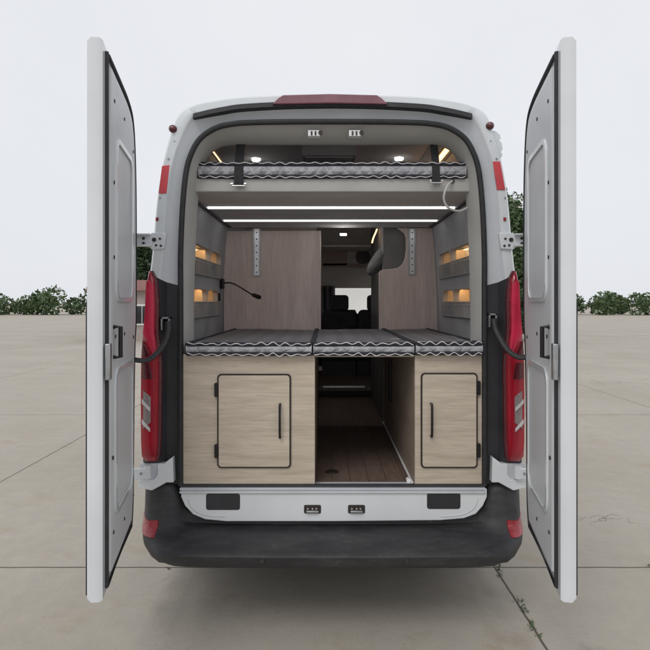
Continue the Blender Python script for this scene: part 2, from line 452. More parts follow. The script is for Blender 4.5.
# high mounted brake lamp
bl_ = MB(); px_prism(bl_, [(272, 104), (278, 98), (283, 94.8), (330, 93.6), (377, 94.8), (382, 98), (388, 104), (330, 103)], -.03, .05)
bl_.build('high_brake_lamp', 'brake', van, bevel=.005)
# jamb trim
T = [(-.775, 1.40), (-.775, 1.72), (-.765, 2.05), (-.752, 2.28), (-.735, 2.43), (-.705, 2.515), (-.65, 2.575), (-.57, 2.597), (-.42, 2.60), (-.2, 2.60), (0, 2.60)]
Tl = catmull([Vector((x, .17, z)) for x, z in T], 4)
Sk = [(-.80, 1.40), (-.80, 1.72), (-.80, 2.03), (-.785, 2.25), (-.766, 2.43), (-.735, 2.525), (-.69, 2.60), (-.61, 2.645), (-.45, 2.67), (-.22, 2.673), (0, 2.675)]
Sl = catmull([Vector((x, .03, z)) for x, z in Sk], 4)
W_ = [(-.90, 1.40), (-.90, 1.72), (-.90, 2.05), (-.90, 2.28), (-.90, 2.43), (-.90, 2.6), (-.85, 2.72), (-.70, 2.72), (-.42, 2.72), (-.2, 2.72), (0, 2.72)]
Wl = catmull([Vector((x, .20, z)) for x, z in W_], 4)
def both(c): return c + [Vector((-p.x, p.y, p.z)) for p in reversed(c[:-1])]
tr = MB()
mid1 = [a.lerp(b__, .5) + Vector((0, -.015, 0)) for a, b__ in zip(Sl, Tl)]
tr.loft([both(Sl), both(mid1), both(Tl), both([p + Vector((0, .03, 0)) for p in Tl]), both(Wl)])
tr.build('jamb_trim', 'trim', van, smooth=60)
for sg in (-1, 1):
    tr = MB(); tr.box(min(sg * .80, sg * .83), max(sg * .80, sg * .83), .06, .2, .745, 1.41); tr.build('lower_jamb', 'trim', van)
# small latch strikers in the top trim
for px in (315, 356):
    o = MB(); px_prism(o, [(px - 7, 130), (px + 5, 130), (px + 5, 136), (px - 7, 136)], .035, .08)
    lt = o.build('striker_plate', 'alu_white', van, bevel=.002)
    o = MB()
    for q in (-4.2, -.3): px_prism(o, [(px + q, 131), (px + q + 1.6, 131), (px + q + 1.6, 135), (px + q, 135)], .030, .036)
    o.build('striker_slot', 'edge', lt)
    o = MB(); o.cyl(PW(px + 5.5, 133, .04), (0, -1, 0), .012, .012, 14); o.build('striker_pin', 'edge', lt)
# lights, reflectors, screws
def pair(fn):
    for sg in (-1, 1): fn(sg)
def hpx(sg, h, y, Y=0):          # half width in photo units at the tail
    v = hw((h, y), Y); v.x *= sg; return v
def marker(sg):
    o = MB(); c = hpx(sg, 159 if sg < 0 else 155.5, 129 if sg < 0 else 126, .012)
    if sg > 0: c.x += .006
    d = Vector((sg * .35, -1, .05)).normalized()
    o.tube([c, c + d * .018, c + d * .028, c + d * .033], [.021, .021, .016, .004], 18)
    o.build('marker_lamp', 'maroon', van, smooth=60)
pair(marker)
def refl(sg):
    o = MB()
    q = [(170.5, 166), (163, 165), (166, 193.5), (174, 193.5)] if sg < 0 else [(160, 161.5), (167.5, 161.5), (172.5, 190), (164.5, 190)]
    o.prism([hpx(sg, h, y, -.004) for h, y in q], (0, .03, 0)); o.build('pillar_reflector', 'reflector', van, bevel=.002)
pair(refl)
def screws(sg):
    for h, y, r in ((164, 159, .006), (172.5, 198, .005), (158, 141, .004)):
        o = MB(); o.cyl(hpx(sg, h, y, .004), (0, -1, 0), r, .006, 10); o.build('screw', 'steel', van)
    o = MB(); px = 175.3 if sg < 0 else 172
    o.prism([hpx(sg, px - 1.3, 217.5, -.004), hpx(sg, px + 1.3, 217.5, -.004), hpx(sg, px + 1.5, 221, -.004), hpx(sg, px - 1.2, 221, -.004)], (0, .01, 0))
    o.build('screw_cap', 'reflector_dark', van)
pair(screws)
# loose edge bracket of the right pillar
o = MB(); o.prism([hpx(1, h, y, .02) for h, y in ((156, 129), (164, 129.5), (168.5, 133), (169.5, 137), (168, 139), (170.5, 142), (171.5, 148), (169.5, 151), (171.5, 153), (170, 156.5), (167, 159), (158, 159))], (0, .03, 0))
o.build('pillar_bracket', 'paint', van, bevel=.003)

# tail lamps
TL = [(271, 184.5, 181), (279, 186, 177), (290, 187, 175.6), (305, 187.8, 175), (322, 189, 175.5), (335, 190.4, 175.3), (350, 191.8, 173), (365, 192.3, 172), (400, 192.6, 172.5), (440, 192.4, 173), (455, 191.6, 174), (461, 189, 176)]
def lamp(sg):
    rows = []
    for y, o_, i_ in TL:
        fr = -.035 if 275 < y < 458 else -.006
        rows.append([hpx(sg, o_ + .5, y, .30), hpx(sg, o_ + .8, y, .10), hpx(sg, o_ + .3, y, .02), hpx(sg, o_ - 2.5, y, fr * .8), hpx(sg, (o_ + i_) / 2, y, fr), hpx(sg, i_ + 1.2, y, fr * .9), hpx(sg, i_, y, .004)])
    m_ = MB(); m_.loft(rows)
    m_.add(rows[0], [tuple(range(7))]); m_.add(rows[-1], [tuple(range(7))])
    L = m_.build('tail_lamp', 'red2', van, smooth=60)
    def panel(rs, mat, name, off=.0):
        rr = []
        for y, o_, i_ in rs:
            rr.append([hpx(sg, o_, y, -.030 - off), hpx(sg, (o_ + i_) / 2, y, -.040 - off), hpx(sg, i_, y, -.037 - off)])
        k = MB(); k.loft(rr)
        back = [[p + Vector((0, .02, 0)) for p in r] for r in rr]
        k.loft([[r[0] for r in rr], [r[0] for r in back]]); k.loft([[r[-1] for r in rr], [r[-1] for r in back]])
        k.add(rr[0] + back[0][::-1], [tuple(range(6))]); k.add(rr[-1] + back[-1][::-1], [tuple(range(6))])
        k.build(name, mat, L, smooth=60)
    panel([(281, 184.5, 181), (286, 185, 177.6), (305, 185.8, 176.8), (322, 186.8, 177.0), (333, 188, 176.6), (342, 185, 175.3), (348, 181, 175.2), (353, 178.5, 175.2)], 'red', 'upper_lens')
    panel([(341, 188.6, 187.8), (350, 189, 182.5), (356, 189, 181)], 'maroon', 'reflector_lens')
    panel([(362, 189, 181), (378, 189, 178)], 'maroon', 'indicator_lens')
    panel([(389.5, 187.5, 187.0), (396, 187.5, 179.8), (421, 187.5, 179.8), (427, 187.5, 187)], 'clear', 'reverse_lens', .002)
    for y0 in (401, 421):
        k = MB(); k.prism([hpx(sg, 188, y0 + 1, -.047), hpx(sg, 180, y0 + 9, -.047), hpx(sg, 180, y0 + 5.5, -.047), hpx(sg, 188, y0 - 3.5, -.047)], (0, .006, 0))
        k.build('lens_bar', 'whitelens', L)
    # dark frame to the inner side of the lamp
    k = MB(); rr = []
    for y, o_, i_ in TL: rr.append([hpx(sg, i_ + .6, y, -.012), hpx(sg, i_ - 1.8, y, -.010), hpx(sg, i_ - 2.2, y, .004)])
    k.loft(rr); k.build('lamp_frame', 'maroon', L)
pair(lamp)

# lower hinge recess (white body pressing) and upper hinges
def hinges(sg, dx=0):
    o = MB()
    o.prism([hpx(sg, h, y, -.012) for h, y in ((168, 463), (159.5, 456.5), (158.5, 482), (165.5, 482), (180, 490), (194, 487), (194, 479), (178, 479), (174.5, 474), (174.5, 464))], (0, .05, 0))
    o.build('hinge_pocket', 'paint', van, bevel=.004)
    o = MB(); o.prism([hpx(sg, h, y, .0) for h, y in ((193, 464), (170, 463), (170, 481), (193, 481))], (0, .03, 0))
    o.build('hinge_pocket_back', 'paint2', van)
    o = MB(); c = hpx(sg, 184, 463, -.018); o.cyl((c.x, c.y, c.z - .075), (0, 0, 1), .020, .07, 16)
    px0 = hpx(sg, 184, 466, -.035); 
    h = o.build('lower_hinge', 'paint', van)
    a = MB(); c = hpx(sg, 184, 472, -.02)
    a.prism([(c.x, -.035, c.z + .03), (sg * 1.045, -.06, c.z + .032), (sg * 1.045, -.06, c.z - .022), (c.x, -.035, c.z - .028)], (0, .014, 0)); a.build('hinge_arm', 'paint', h, bevel=.003)
    for q in (0, 1):
        a = MB(); a.cyl((c.x + sg * .03 * q + sg * .025, -.04, c.z + .005), (0, -1, 0), .006, .01, 8); a.build('hinge_bolt', 'steel', h)
    # upper hinge: plate on the pillar, perforated arm out to the door
    o = MB(); o.prism([hpx(sg, hh, y, -.012) for hh, y in ((166, 233), (180.5, 233), (183, 238), (183, 247), (180, 250), (168, 249))], (0, .03, 0))
    h = o.build('upper_hinge', 'paint', van, bevel=.004)
    a = MB(); z0 = hw((0, 235.5)).z; z1 = hw((0, 246)).z
    x0, x1 = sg * .945, sg * 1.055
    a.box(min(x0, x1), max(x0, x1), -.030, -.018, z1, z0)
    a.box(min(x0, x1), max(x0, x1), -.055, -.018, z0 - .004, z0 + .005)
    a.box(min(x0, x1), max(x0, x1), -.055, -.018, z1 - .005, z1 + .004)
    a.build('hinge_arm', 'paint', h, bevel=.002)
    for (xq, yq, rq) in ((.985, 239, .0075), (.985, 244, .0075), (.935, 240, .011), (.925, 245.5, .006), (.905, 239, .006), (.90, 246, .006)):
        a = MB(); a.cyl((sg * xq, -.0305 if xq > .95 else -.012, hw((0, yq)).z), (0, -1, 0), rq, .004, 12)
        a.build('hinge_bolt', 'edge', h)
pair(hinges)
# check straps
def check(sg):
    o = MB()
    c = (168.5 if sg < 0 else 492)
    h0, h1 = (171.5, 162.5) if sg < 0 else (156, 164)
    y0, y1 = (317, 330) if sg < 0 else (313.5, 327)
    A = hpx(sg, h0, y0, -.01); 
    for (ha, hb, ya, yb) in ((h0, h1, y0, y0 + 1.8), (h0, h0 + (1.6 if h0 < h1 else -1.6), y0, y1), (h1, h1 + (-1.6 if h0 < h1 else 1.6), y0, y1)):
        o.prism([hpx(sg, ha, ya, -.008), hpx(sg, hb, ya, -.008), hpx(sg, hb, yb, -.008), hpx(sg, ha, yb, -.008)], (0, .045, 0))
    ck = o.build('check_strap_bracket', 'steel', van, bevel=.001)
    if sg < 0: P = [(165.5, 322, -.03), (165, 332, -.05), (169, 344, -.09), (177, 354, -.13), (184, 359.5, -.15), (193, 360.5, -.17), (201, 359, -.2)]
    else: P = [(161, 319, -.03), (163.5, 331, -.05), (171, 345, -.09), (178, 353, -.12), (187, 357.5, -.15), (196, 355.5, -.17), (204, 348, -.2)]
    pts = catmull([PW(333 + sg * h * (3 + Y) / 3 * .97 if False else 333 + sg * h, y, Y) for h, y, Y in P], 5)
    t = MB(); t.tube(pts, .0145, 10, rz=.011); t.build('check_strap', 'strap_black', ck)
pair(check)

# sill panel
SP = [(181, 489), (487, 489), (487, 497), (483, 506), (476, 514), (464, 518.5), (440, 520.5), (332, 521.5), (226, 521.5), (205, 519.5), (193, 514.5), (185, 506), (181, 497)]
o = MB(); px_prism(o, SP, -.004, .06); sill = o.build('sill_panel', 'paint', van, bevel=.004)
o = MB(); o.box(-.803, .803, -.012, .10, .733, .742); o.box(-.803, .803, -.014, .0, .716, .728); o.build('sill_strip', 'paint2', van, bevel=.002)
for (a0, a1, b0, b1) in ((206, 240, 493.5, 510), (427, 460.5, 493, 509)):
    p0 = PW(a0, b1, -.006); p1 = PW(a1, b0, -.006)
    o = MB(); o.prism([(x, -.0065, z) for x, z in rrect(p0.x, p1.x, p0.z, p1.z, .014)], (0, .004, 0)); o.build('vent_cover', 'black', sill, bevel=.001)
for a0 in (304, 348):
    p0 = PW(a0, 513.5, -.006); p1 = PW(a0 + 17, 505, -.006)
    o = MB(); o.prism([(x, -.0065, z) for x, z in rrect(p0.x, p1.x, p0.z, p1.z, .008)], (0, .004, 0)); k = o.build('lock_pocket', 'edge', sill)
    o = MB(); o.box(p0.x + .012, p1.x - .012, -.020, -.006, p0.z + .006, p0.z + .018)
    for q in (.02, .045, .065): o.cyl((p0.x + q, -.006, p0.z + .026), (0, -1, 0), .006, .010, 10)
    o.build('striker', 'steel', k, bevel=.002)
for sg in (-1, 1):   # pressed crease of the panel corners
    pts = catmull([PW(333 + sg * h, y, -.005) for h, y in ((145, 499), (142, 507), (134, 513), (122, 516), (108, 516.5))], 5)
    o = MB(); o.tube(pts, .0022, 6); o.build('crease_bead', 'paint2', sill)

# bumper
PC = [(.09, .575), (.045, .573), (.040, .560), (.036, .535), (-.024, .530), (-.10, .520), (-.20, .506), (-.240, .498), (-.252, .486), (-.240, .445), (-.226, .424), (-.19, .415), (.10, .41)]
def mixp(a, b__, t): return [(p[0] * (1 - t) + q[0] * t, p[1] * (1 - t) + q[1] * t) for p, q in zip(a, b__)]
PB = [(.05, .76), (.004, .755), (-.012, .72), (-.022, .60), (-.045, .545), (-.10, .520), (-.165, .505), (-.200, .495), (-.215, .478), (-.215, .45), (-.20, .434), (-.16, .425), (.10, .42)]
PE = [(.10, .76), (.015, .755), (-.008, .72), (-.030, .62), (-.050, .56), (-.070, .54), (-.088, .522), (-.098, .508), (-.100, .490), (-.095, .465), (-.08, .445), (-.05, .435), (.10, .43)]
PF = [(.20, .76), (.12, .755), (.10, .72), (.09, .62), (.08, .56), (.07, .54), (.065, .53), (.06, .52), (.06, .51), (.06, .50), (.07, .485), (.08, .47), (.14, .45)]
stns = [(0, PC), (.3, PC), (.6, mixp(PC, PB, .04)), (.72, mixp(PC, PB, .10)), (.775, mixp(PC, PB, .22)), (.805, mixp(PC, PB, .50)), (.83, mixp(PC, PB, .85)), (.86, PB), (.915, mixp(PB, PE, .45)), (.958, PE), (.978, mixp(PE, PF, .18)), (.995, mixp(PE, PF, .42)), (1.008, mixp(PE, PF, .68)), (1.018, mixp(PE, PF, .88)), (1.022, PF)]
o = MB(); rows = []
for x, p in [(-x, p) for x, p in reversed(stns[1:])] + stns:
    bow = .02 * (abs(x) / 1.0) ** 2
    rows.append([Vector((x, y + bow, z)) for y, z in p])
o.loft(rows); 
for sg in (-1, 1): o.add([Vector((sg * 1.022, y + .02, z)) for y, z in PF] + [Vector((sg * 1.022, .5, .44)), Vector((sg * 1.022, .5, .76))], [tuple(range(15))])
bump_o = o.build('bumper', 'bumper', van, smooth=50)
def surfY(x, z):
    x = abs(x)
    for (xa, pa), (xb, pb) in zip(stns, stns[1:]):
        if xa <= x <= xb: p = mixp(pa, pb, (x - xa) / (xb - xa)); break
    else: p = PF
    for (ya, za), (yb, zb_) in zip(p[1:], p[2:]):
        if za >= z >= zb_: return ya + (yb - ya) * (za - z) / max(za - zb_, 1e-6) + .02 * x * x
    return p[5][0]
for sg in (-1, 1):
    o = MB(); rws = []; bk = []
    for k in range(9):
        z = .580 - .060 * k / 8; r_ = []; q_ = []
        for i in range(11):
            x = .908 + (1.0205 - .908) * i / 10; y = surfY(x, z)
            r_.append(Vector((sg * (x + .004), y - .006, z))); q_.append(Vector((sg * (x - .004), y + .012, z)))
        rws.append(r_); bk.append(q_)
    o.loft(rws); o.loft([rws[0], bk[0]]); o.loft([rws[-1], bk[-1]]); o.loft([[r[0] for r in rws], [r[0] for r in bk]]); o.loft([[r[-1] for r in rws], [r[-1] for r in bk]])
    o.build('bumper_reflector', 'reflector_dark', bump_o, smooth=50)
for px, py in ((262, 561), (407, 561)):
    o = MB(); c = PW(px, py, -.248); o.tube([c, c + Vector((0, -.004, 0))], .011, 18); k = o.build('parking_sensor', 'black', bump_o)
    o = MB(); o.tube([c + Vector((.013 * math.cos(a), -.001, .013 * math.sin(a))) for a in [i * math.pi / 8 for i in range(16)]], .0014, 6, loop=True); o.build('sensor_ring', 'edge', k)
for px, py in ((166, 549), (503, 549)):
    o = MB(); c = PW(px, py, -.15 + .02); c.y = -.175; o.cyl(c + Vector((0, .02, 0)), (0, -1, 0), .010, .022, 14); o.build('parking_sensor', 'black', bump_o)
o = MB(); o.box(-.78, .78, .045, .08, .40, .60); o.build('bumper_beam', 'black', van)

# rear doors, swung open
def rear_door(sg):
    ang = R(80); hx, hy = (.996 if sg > 0 else -1.025), -.035
    d = Vector((-sg * math.cos(ang), -math.sin(ang), 0))     # from hinge to free edge
    nrm = Vector((sg * math.sin(ang), -math.cos(ang), 0)) * 1.0    # outward
    nrm = Vector((-d.y * sg, d.x * sg, 0)); 
    if nrm.x * sg < 0: nrm = -nrm
    def W(u, z, t=0): return Vector((hx, hy, z)) + d * u + nrm * t
    edge = [(.16, .585), (.115, .70), (.10, .95), (.085, 1.2), (.055, 1.45), (.04, 1.53), (.004, 1.62), (.0, 1.80), (.0, 2.05), (.006, 2.25), (.02, 2.40), (.05, 2.54), (.09, 2.63), (.16, 2.685), (.30, 2.712), (.45, 2.72), (.60, 2.725), (.80, 2.73)]
    e = catmull([Vector((u, 0, z)) for u, z in edge], 4)
    outl = [(p.x, p.z) for p in e] + [(.80, .575)]
    cx, cz = .45, 1.65
    def inset(k): return [(cx + (u - cx) * (1 - k / .37), cz + (z - cz) * (1 - k / 1.05)) for u, z in outl]
    def ring(pts, t): return [W(u, z, t) for u, z in pts]
    o = MB()
    o.loft([ring(inset(.03), .0), ring(inset(.006), .004), ring(outl, .014), ring(outl, .045), ring(inset(.012), .062)], closed=True)
    n_ = len(outl)
    o.add(ring(inset(.03), .0), [tuple(range(n_))]); o.add(ring(inset(.012), .062), [tuple(range(n_))])
    D = o.build('rear_door', 'paint', van, smooth=40)
    D['label'] = 'white rear door swung open towards the camera'
    o = MB(); o.tube(ring(inset(.038), -.004), .009, 8, loop=True); o.build('door_rubber', 'rubber', D)
    o = MB(); rc = inset(.075)
    o.loft([ring(rc, -.0), ring(inset(.08), -.014), ring(inset(.10), -.018)], closed=True)
    o.add(ring(inset(.10), -.018), [tuple(range(n_))]); P_ = o.build('door_liner', 'door_card', D, smooth=40)
    for (u0, u1, z0, z1) in ((.24, .66, 1.72, 2.40), (.24, .68, .85, 1.45)):
        q = rrect(u0, u1, z0, z1, .07)
        o = MB(); q2 = rrect(u0 + .02, u1 - .02, z0 + .02, z1 - .02, .055)
        o.loft([ring(q, -.018), ring(q, -.026), ring(q2, -.026), ring(q2, -.019)], closed=True); o.build('pressed_frame', 'paint', D, smooth=40)
    o = MB(); o.tube([W(.70, 1.50, -.018), W(.70, 1.50, -.045), W(.70, 1.62, -.045), W(.70, 1.62, -.018)], .009, 8); o.build('door_handle', 'handle', D)
    o = MB(); o.prism([W(.765, 1.42, -.005), W(.80, 1.42, -.005), W(.80, 1.56, -.005), W(.765, 1.56, -.005)], nrm * -.02); o.build('door_latch', 'steel', D, bevel=.004)
    for u_, z_ in ((.2, 1.55), (.45, 1.58), (.66, 1.58), (.2, .78), (.45, .76), (.7, .80), (.2, 2.45), (.45, 2.53), (.68, 2.53), (.69, 1.9), (.69, 2.2), (.71, 1.1)):
        o = MB(); o.cyl(W(u_, z_, -.016), -nrm, .008, .005, 10); o.build('trim_clip', 'edge', D)
    # outside cladding of the lower half
    lo = [(u, z) for u, z in inset(.02) if z < 1.80]; lo = lo[:-1] + [(lo[-1][0], 1.72), lo[-1]]
    o = MB(); o.prism(ring(lo, .0625), nrm * .006); o.build('door_cladding', 'black', D)
pair(rear_door)

# ---- interior lining of the van
HWALL = [(.715, .872), (1.2, .874), (1.58, .874), (1.86, .868), (2.14, .852), (2.35, .83), (2.50, .80), (2.62, .73), (2.672, .60)]
def hwz(z):
    for (z0, x0), (z1, x1) in zip(HWALL, HWALL[1:]):
        if z0 <= z <= z1: return x0 + (x1 - x0) * (z - z0) / (z1 - z0)
    return HWALL[-1][1]
niches = [(.38, 1.455, 1.895, 2.105), (.38, 1.385, 1.615, 1.822)]
def wall(sg):
    o = MB()
    zs = sorted(set([z for z, _ in HWALL] + [1.895, 2.105, 1.615, 1.822, .735])); ys = sorted({.19, .38, 1.385, 1.455, 1.9, 3.6})
    for z0, z1 in zip(zs, zs[1:]):
        for y0, y1 in zip(ys, ys[1:]):
            ym, zm = (y0 + y1) / 2, (z0 + z1) / 2
            if any(a < ym < b and c < zm < e for a, b, c, e in niches): continue
            o.add([(sg * hwz(z0), y0, z0), (sg * hwz(z0), y1, z0), (sg * hwz(z1), y1, z1), (sg * hwz(z1), y0, z1)], [(0, 1, 2, 3)])
    Wd = o.build('side_lining', 'fabric', van, smooth=40)
    for (a, b, c, e) in niches:
        xa = hwz(c) + .0; xb = hwz(e) + .0; dp = .105
        o = MB()
        pts = [(sg * xa, c), (sg * (xa + dp), c), (sg * (xa + dp), e), (sg * xb, e)]
        o.loft([[Vector((x, a, z)) for x, z in pts], [Vector((x, b, z)) for x, z in pts]])
        o.add([(x, a, z) for x, z in pts], [(0, 1, 2, 3)]); o.add([(x, b, z) for x, z in pts], [(0, 1, 2, 3)])
        K = o.build('wall_pocket', 'tan', van, smooth=0)
        K['label'] = 'lit tan wall pocket behind a barred rail'
        # two rounded openings framed in the lining colour
        yd = a + (b - a) * .62
        def X(z, off):
            zc = min(max(z, .72), 2.67); return sg * (hwz(zc) + off)
        for (a_, b__) in ((a, yd), (yd, b)):
            inn = rrect(a_ + .006, b__ - .006, c + .004, e - .016, .055, 7)
            out = []; cy_, cz_ = (a_ + b__) / 2, (c + e) / 2
            for iq, (y, z) in enumerate(inn):
                dy, dz = y - cy_, z - cz_
                if iq % 8 in (3, 4):
                    out.append((cy_ + math.copysign((b__ - a_) / 2 + .004, dy), cz_ + math.copysign((e - c) / 2 + .006, dz))); continue
                t = min(((b__ - a_) / 2 + (.0 if b__ == yd or a_ == yd else .006)) / max(abs(dy), 1e-6), ((e - c) / 2 + .006) / max(abs(dz), 1e-6))
                out.append((cy_ + dy * t, cz_ + dz * t))
            o = MB(); o.loft([[Vector((X(z, .03), y, z)) for y, z in inn], [Vector((X(z, -.006), y, z)) for y, z in inn], [Vector((X(z, -.004), y, z)) for y, z in out]], closed=True)
            o.build('pocket_frame', 'fabric', K, smooth=50)
        o = MB(); o.box(min(sg * (xa + .0), sg * (xa + .1)), max(sg * (xa), sg * (xa + .1)), yd - .003, yd + .003, c + .001, e - .018); o.build('pocket_divider', 'tan', K)
        # rail
        zr = c + (e - c) * .50
        o = MB(); xr = lambda z: sg * (hwz(z) - .012)
        o.tube([(xr(zr), a, zr), (xr(zr), b - .02, zr), (xr(zr), b - .012, zr - .02), (xr(c), b - .008, c + .01)], .005, 6)
        o.tube([(xr(c), a, c + .006), (xr(c), b - .01, c + .006)], .005, 6)
        o.tube([(xr(zr), a, zr - .02), (xr(zr), b - .01, zr - .02)], .003, 6)
        nb = 22
        for k in range(nb):
            y = a + .02 + (b - a - .05) * k / (nb - 1)
            o.tube([(xr(zr), y, zr), (xr(c), y, c + .006)], .0055, 6)
        o.build('pocket_rail', 'rail', K)
        o = MB(); o.add([(sg * (xa + .012), a + .01, c), (sg * (xa + .012), b - .012, c), (sg * (xa + .010), b - .012, zr - .015), (sg * (xa + .010), a + .01, zr - .015)], [(0, 1, 2, 3)])
        o.build('pocket_net', 'railgap', K)
        # warm lights under the pocket top
        for t in (.18, .53, .85):
            yd = a + (b - a) * t
            o = MB(); o.box(min(sg * (xb + .032), sg * (xb + .042)), max(sg * (xb + .032), sg * (xb + .042)), yd - .07, yd + .07, e - .010, e - .004); o.build('pocket_light', 'led_niche', K)
pair(wall)
# ceiling, floor, bulkheads of the van
o = MB(); o.box(-.62, .62, .2, 3.9, 2.675, 2.69); o.build('ceiling', 'ceil', van)
o = MB(); o.box(-.79, .79, .055, 2.9, .717, .735); fo = o.build('floor', 'vinyl', van)
o = MB(); o.box(-.98, .98, 2.9, 5.1, .802, .845); o.build('cab_floor', 'vinyl', van)
o = MB(); o.box(-.06, .37, 2.885, 2.93, .835, .853); o.build('step_edge', 'alu', van)
o = MB(); c = PW(332, 472, 0); 
yd = CZ - .735; Yd = yd * F / (472 - 302) - 3
o.cyl(((332 - 325) * (3 + Yd) / F + CX, Yd, .735), (0, 0, 1), .040, .006, 28, .034); o.build('floor_drain', 'edge', fo)
# ceiling air conditioner, led strips, spots
o = MB(); o.box(-.185, .155, .42, 1.05, 2.60, 2.672); ac = o.build('roof_vent', 'fabric', van, bevel=.012)
o = MB(); o.box(-.16, .13, .45, 1.02, 2.595, 2.601); o.build('vent_grille', 'ceil', ac)
for sg, xq in ((-1, -.722), (1, .690)):
    o = MB(); o.box(xq - .012, xq + .012, .30, 1.5, 2.625, 2.637); ls = o.build('led_strip', 'led_warm', van)
    o = MB(); o.box(xq - .018, xq + .018, .28, 1.52, 2.638, 2.66); o.build('strip_profile', 'tan', ls)
for xq, Y in ((-.50, .80), (.45, .78)):
    o = MB(); o.cyl((xq, Y, 2.674), (0, 0, -1), .027, .012, 24, .024); cs = o.build('ceiling_spot', 'led_white', van)
    o = MB(); o.tube([(xq + .030 * math.cos(a), Y, 2.672) if False else (xq + .030 * math.cos(a), Y + .030 * math.sin(a), 2.670) for a in [i * math.pi / 12 for i in range(24)]], .004, 6, loop=True); o.build('spot_ring', 'alu_white', cs)
# over cab locker with loudspeaker
o = MB(); Y = 3.55; zt = zz(240, Y); zb = zz(268, Y)
o.add([(-.85, Y, zb), (.85, Y, zb), (.85, Y, 2.68), (-.85, Y, 2.68), (-.85, 4.40, 1.90), (.85, 4.40, 1.90), (.85, 4.40, 2.2), (-.85, 4.40, 2.2)], [(0, 1, 2, 3), (0, 4, 5, 1), (3, 2, 6, 7), (4, 7, 6, 5), (0, 3, 7, 4), (1, 5, 6, 2)])
lk = o.build('over_cab_locker', 'cabgrey', van)
o = MB(); p0 = PW(322, 266, Y - .02); p1 = PW(347, 250, Y - .02); o.box(p0.x, p1.x, Y - .02, Y - .001, p0.z, p1.z); o.build('locker_door', 'cabbrown', lk, bevel=.006)
o = MB(); c = PW(363, 257, Y - .001); o.cyl(c, (0, -1, 0), .085, .02, 32, .08); sp_ = o.build('loudspeaker', 'dark', lk)
o = MB(); o.box(-.06, .42, Y - .02, Y - .001, zb + .01, zb + .05); o.build('locker_ledge', 'cabbrown', lk)
o = MB(); p0 = PW(300, 240, Y); o.box(-.1, .45, 3.0, 3.55, 2.30, 2.32); 
o.build('lowered_ceiling', 'cabgrey', van)
o = MB(); c = PW(344, 231, 3.0); Ysp = (2.30 - CZ) * F / (302 - 231.5) - 3
o.cyl(((344 - 325) * (3 + 1.55) / F + CX, 1.72, 2.285), (0, 0, -1), .026, .012, 20); 
o.build('aisle_spot', 'led_aisle', van)
o = MB(); pts = catmull([PW(377, 229, 2.0), PW(375.5, 233, 2.0), PW(373.5, 237.5, 2.0), PW(372, 243, 2.0)], 4)
o.tube(pts, .006, 8); o.build('curved_led', 'led_warm', van)
# wash room block on the right of the aisle, kitchen block on the left
o = MB(); o.box(.432, .868, 1.70, 2.85, .736, 2.60); o.build('wash_room', 'washgrey', van, bevel=.01)
o = MB(); o.box(-.868, -.105, 1.70, 2.80, .736, 1.60); o.build('kitchen_block', 'dark', van, bevel=.006)
o = MB(); o.box(-.868, -.12, 2.80, 3.3, .736, 2.66); o.build('wardrobe', 'cabgrey', van, bevel=.006)
# cab seats
def cab_seat(x):
    o = MB(); o.box(x - .24, x + .24, 3.75, 4.25, 1.02, 1.18); s_ = o.build('cab_seat', 'seat', van, bevel=.04, seg=4)
    o = MB(); o.add([(x - .24, 3.62, 1.12), (x + .24, 3.62, 1.12), (x + .24, 3.78, 1.12), (x - .24, 3.78, 1.12), (x - .20, 3.50, 1.62), (x + .20, 3.50, 1.62), (x + .20, 3.62, 1.64), (x - .20, 3.62, 1.64)],
        [(0, 1, 2, 3), (4, 7, 6, 5), (0, 4, 5, 1), (1, 5, 6, 2), (2, 6, 7, 3), (3, 7, 4, 0)]); o.build('backrest', 'seat', s_, bevel=.05, seg=4)
    o = MB(); o.box(x - .105, x + .105, 3.47, 3.57, 1.62, 1.80); o.build('headrest', 'seat', s_, bevel=.04, seg=5)
    o = MB(); o.box(x - .2, x + .2, 3.8, 4.2, .845, 1.02); o.build('seat_base', 'black', s_)
for x in (-.42, .125, .545): cab_seat(x)
o = MB(); o.box(-.04, .62, 3.64, 3.74, 1.15, 1.585); bb = o.build('bench_back', 'seat', van, bevel=.03, seg=3)
o = MB(); o.box(.255, .32, 3.63, 3.72, 1.57, 1.63); o.build('armrest_top', 'seat', bb, bevel=.015)
o = MB(); rws = []  # added dark sheet, keeps the left of the windscreen dark
for k in range(31):
    x = -.55 + .64 * k / 30; rws.append([Vector((x, 4.30 + .025 * math.sin(k * 1.9), .9)), Vector((x, 4.30 + .025 * math.sin(k * 1.9 + .4), 2.05))])
o.loft(rws); tag(o.build('cab_blocker', 'dark', smooth=80), 'dark pleated sheet added to block the left of the windscreen', 'added screen')
o = MB(); o.add([(-.9, 4.85, 1.15), (.9, 4.85, 1.15), (.9, 5.1, 1.15), (-.9, 5.1, 1.15), (-.9, 4.80, 1.40), (.9, 4.80, 1.40), (.9, 5.08, 1.50), (-.9, 5.08, 1.50), (-.9, 4.85, .85), (.9, 4.85, .85)],
        [(0, 1, 5, 4), (4, 5, 6, 7), (8, 9, 1, 0), (0, 4, 7, 3), (1, 2, 6, 5)]); o.build('dashboard', 'seat', van, bevel=.02)
o = MB(); o.box(-.72, -.45, 4.70, 4.72, 1.85, 2.05); o.build('sun_visor', 'cabgrey', van, bevel=.005)

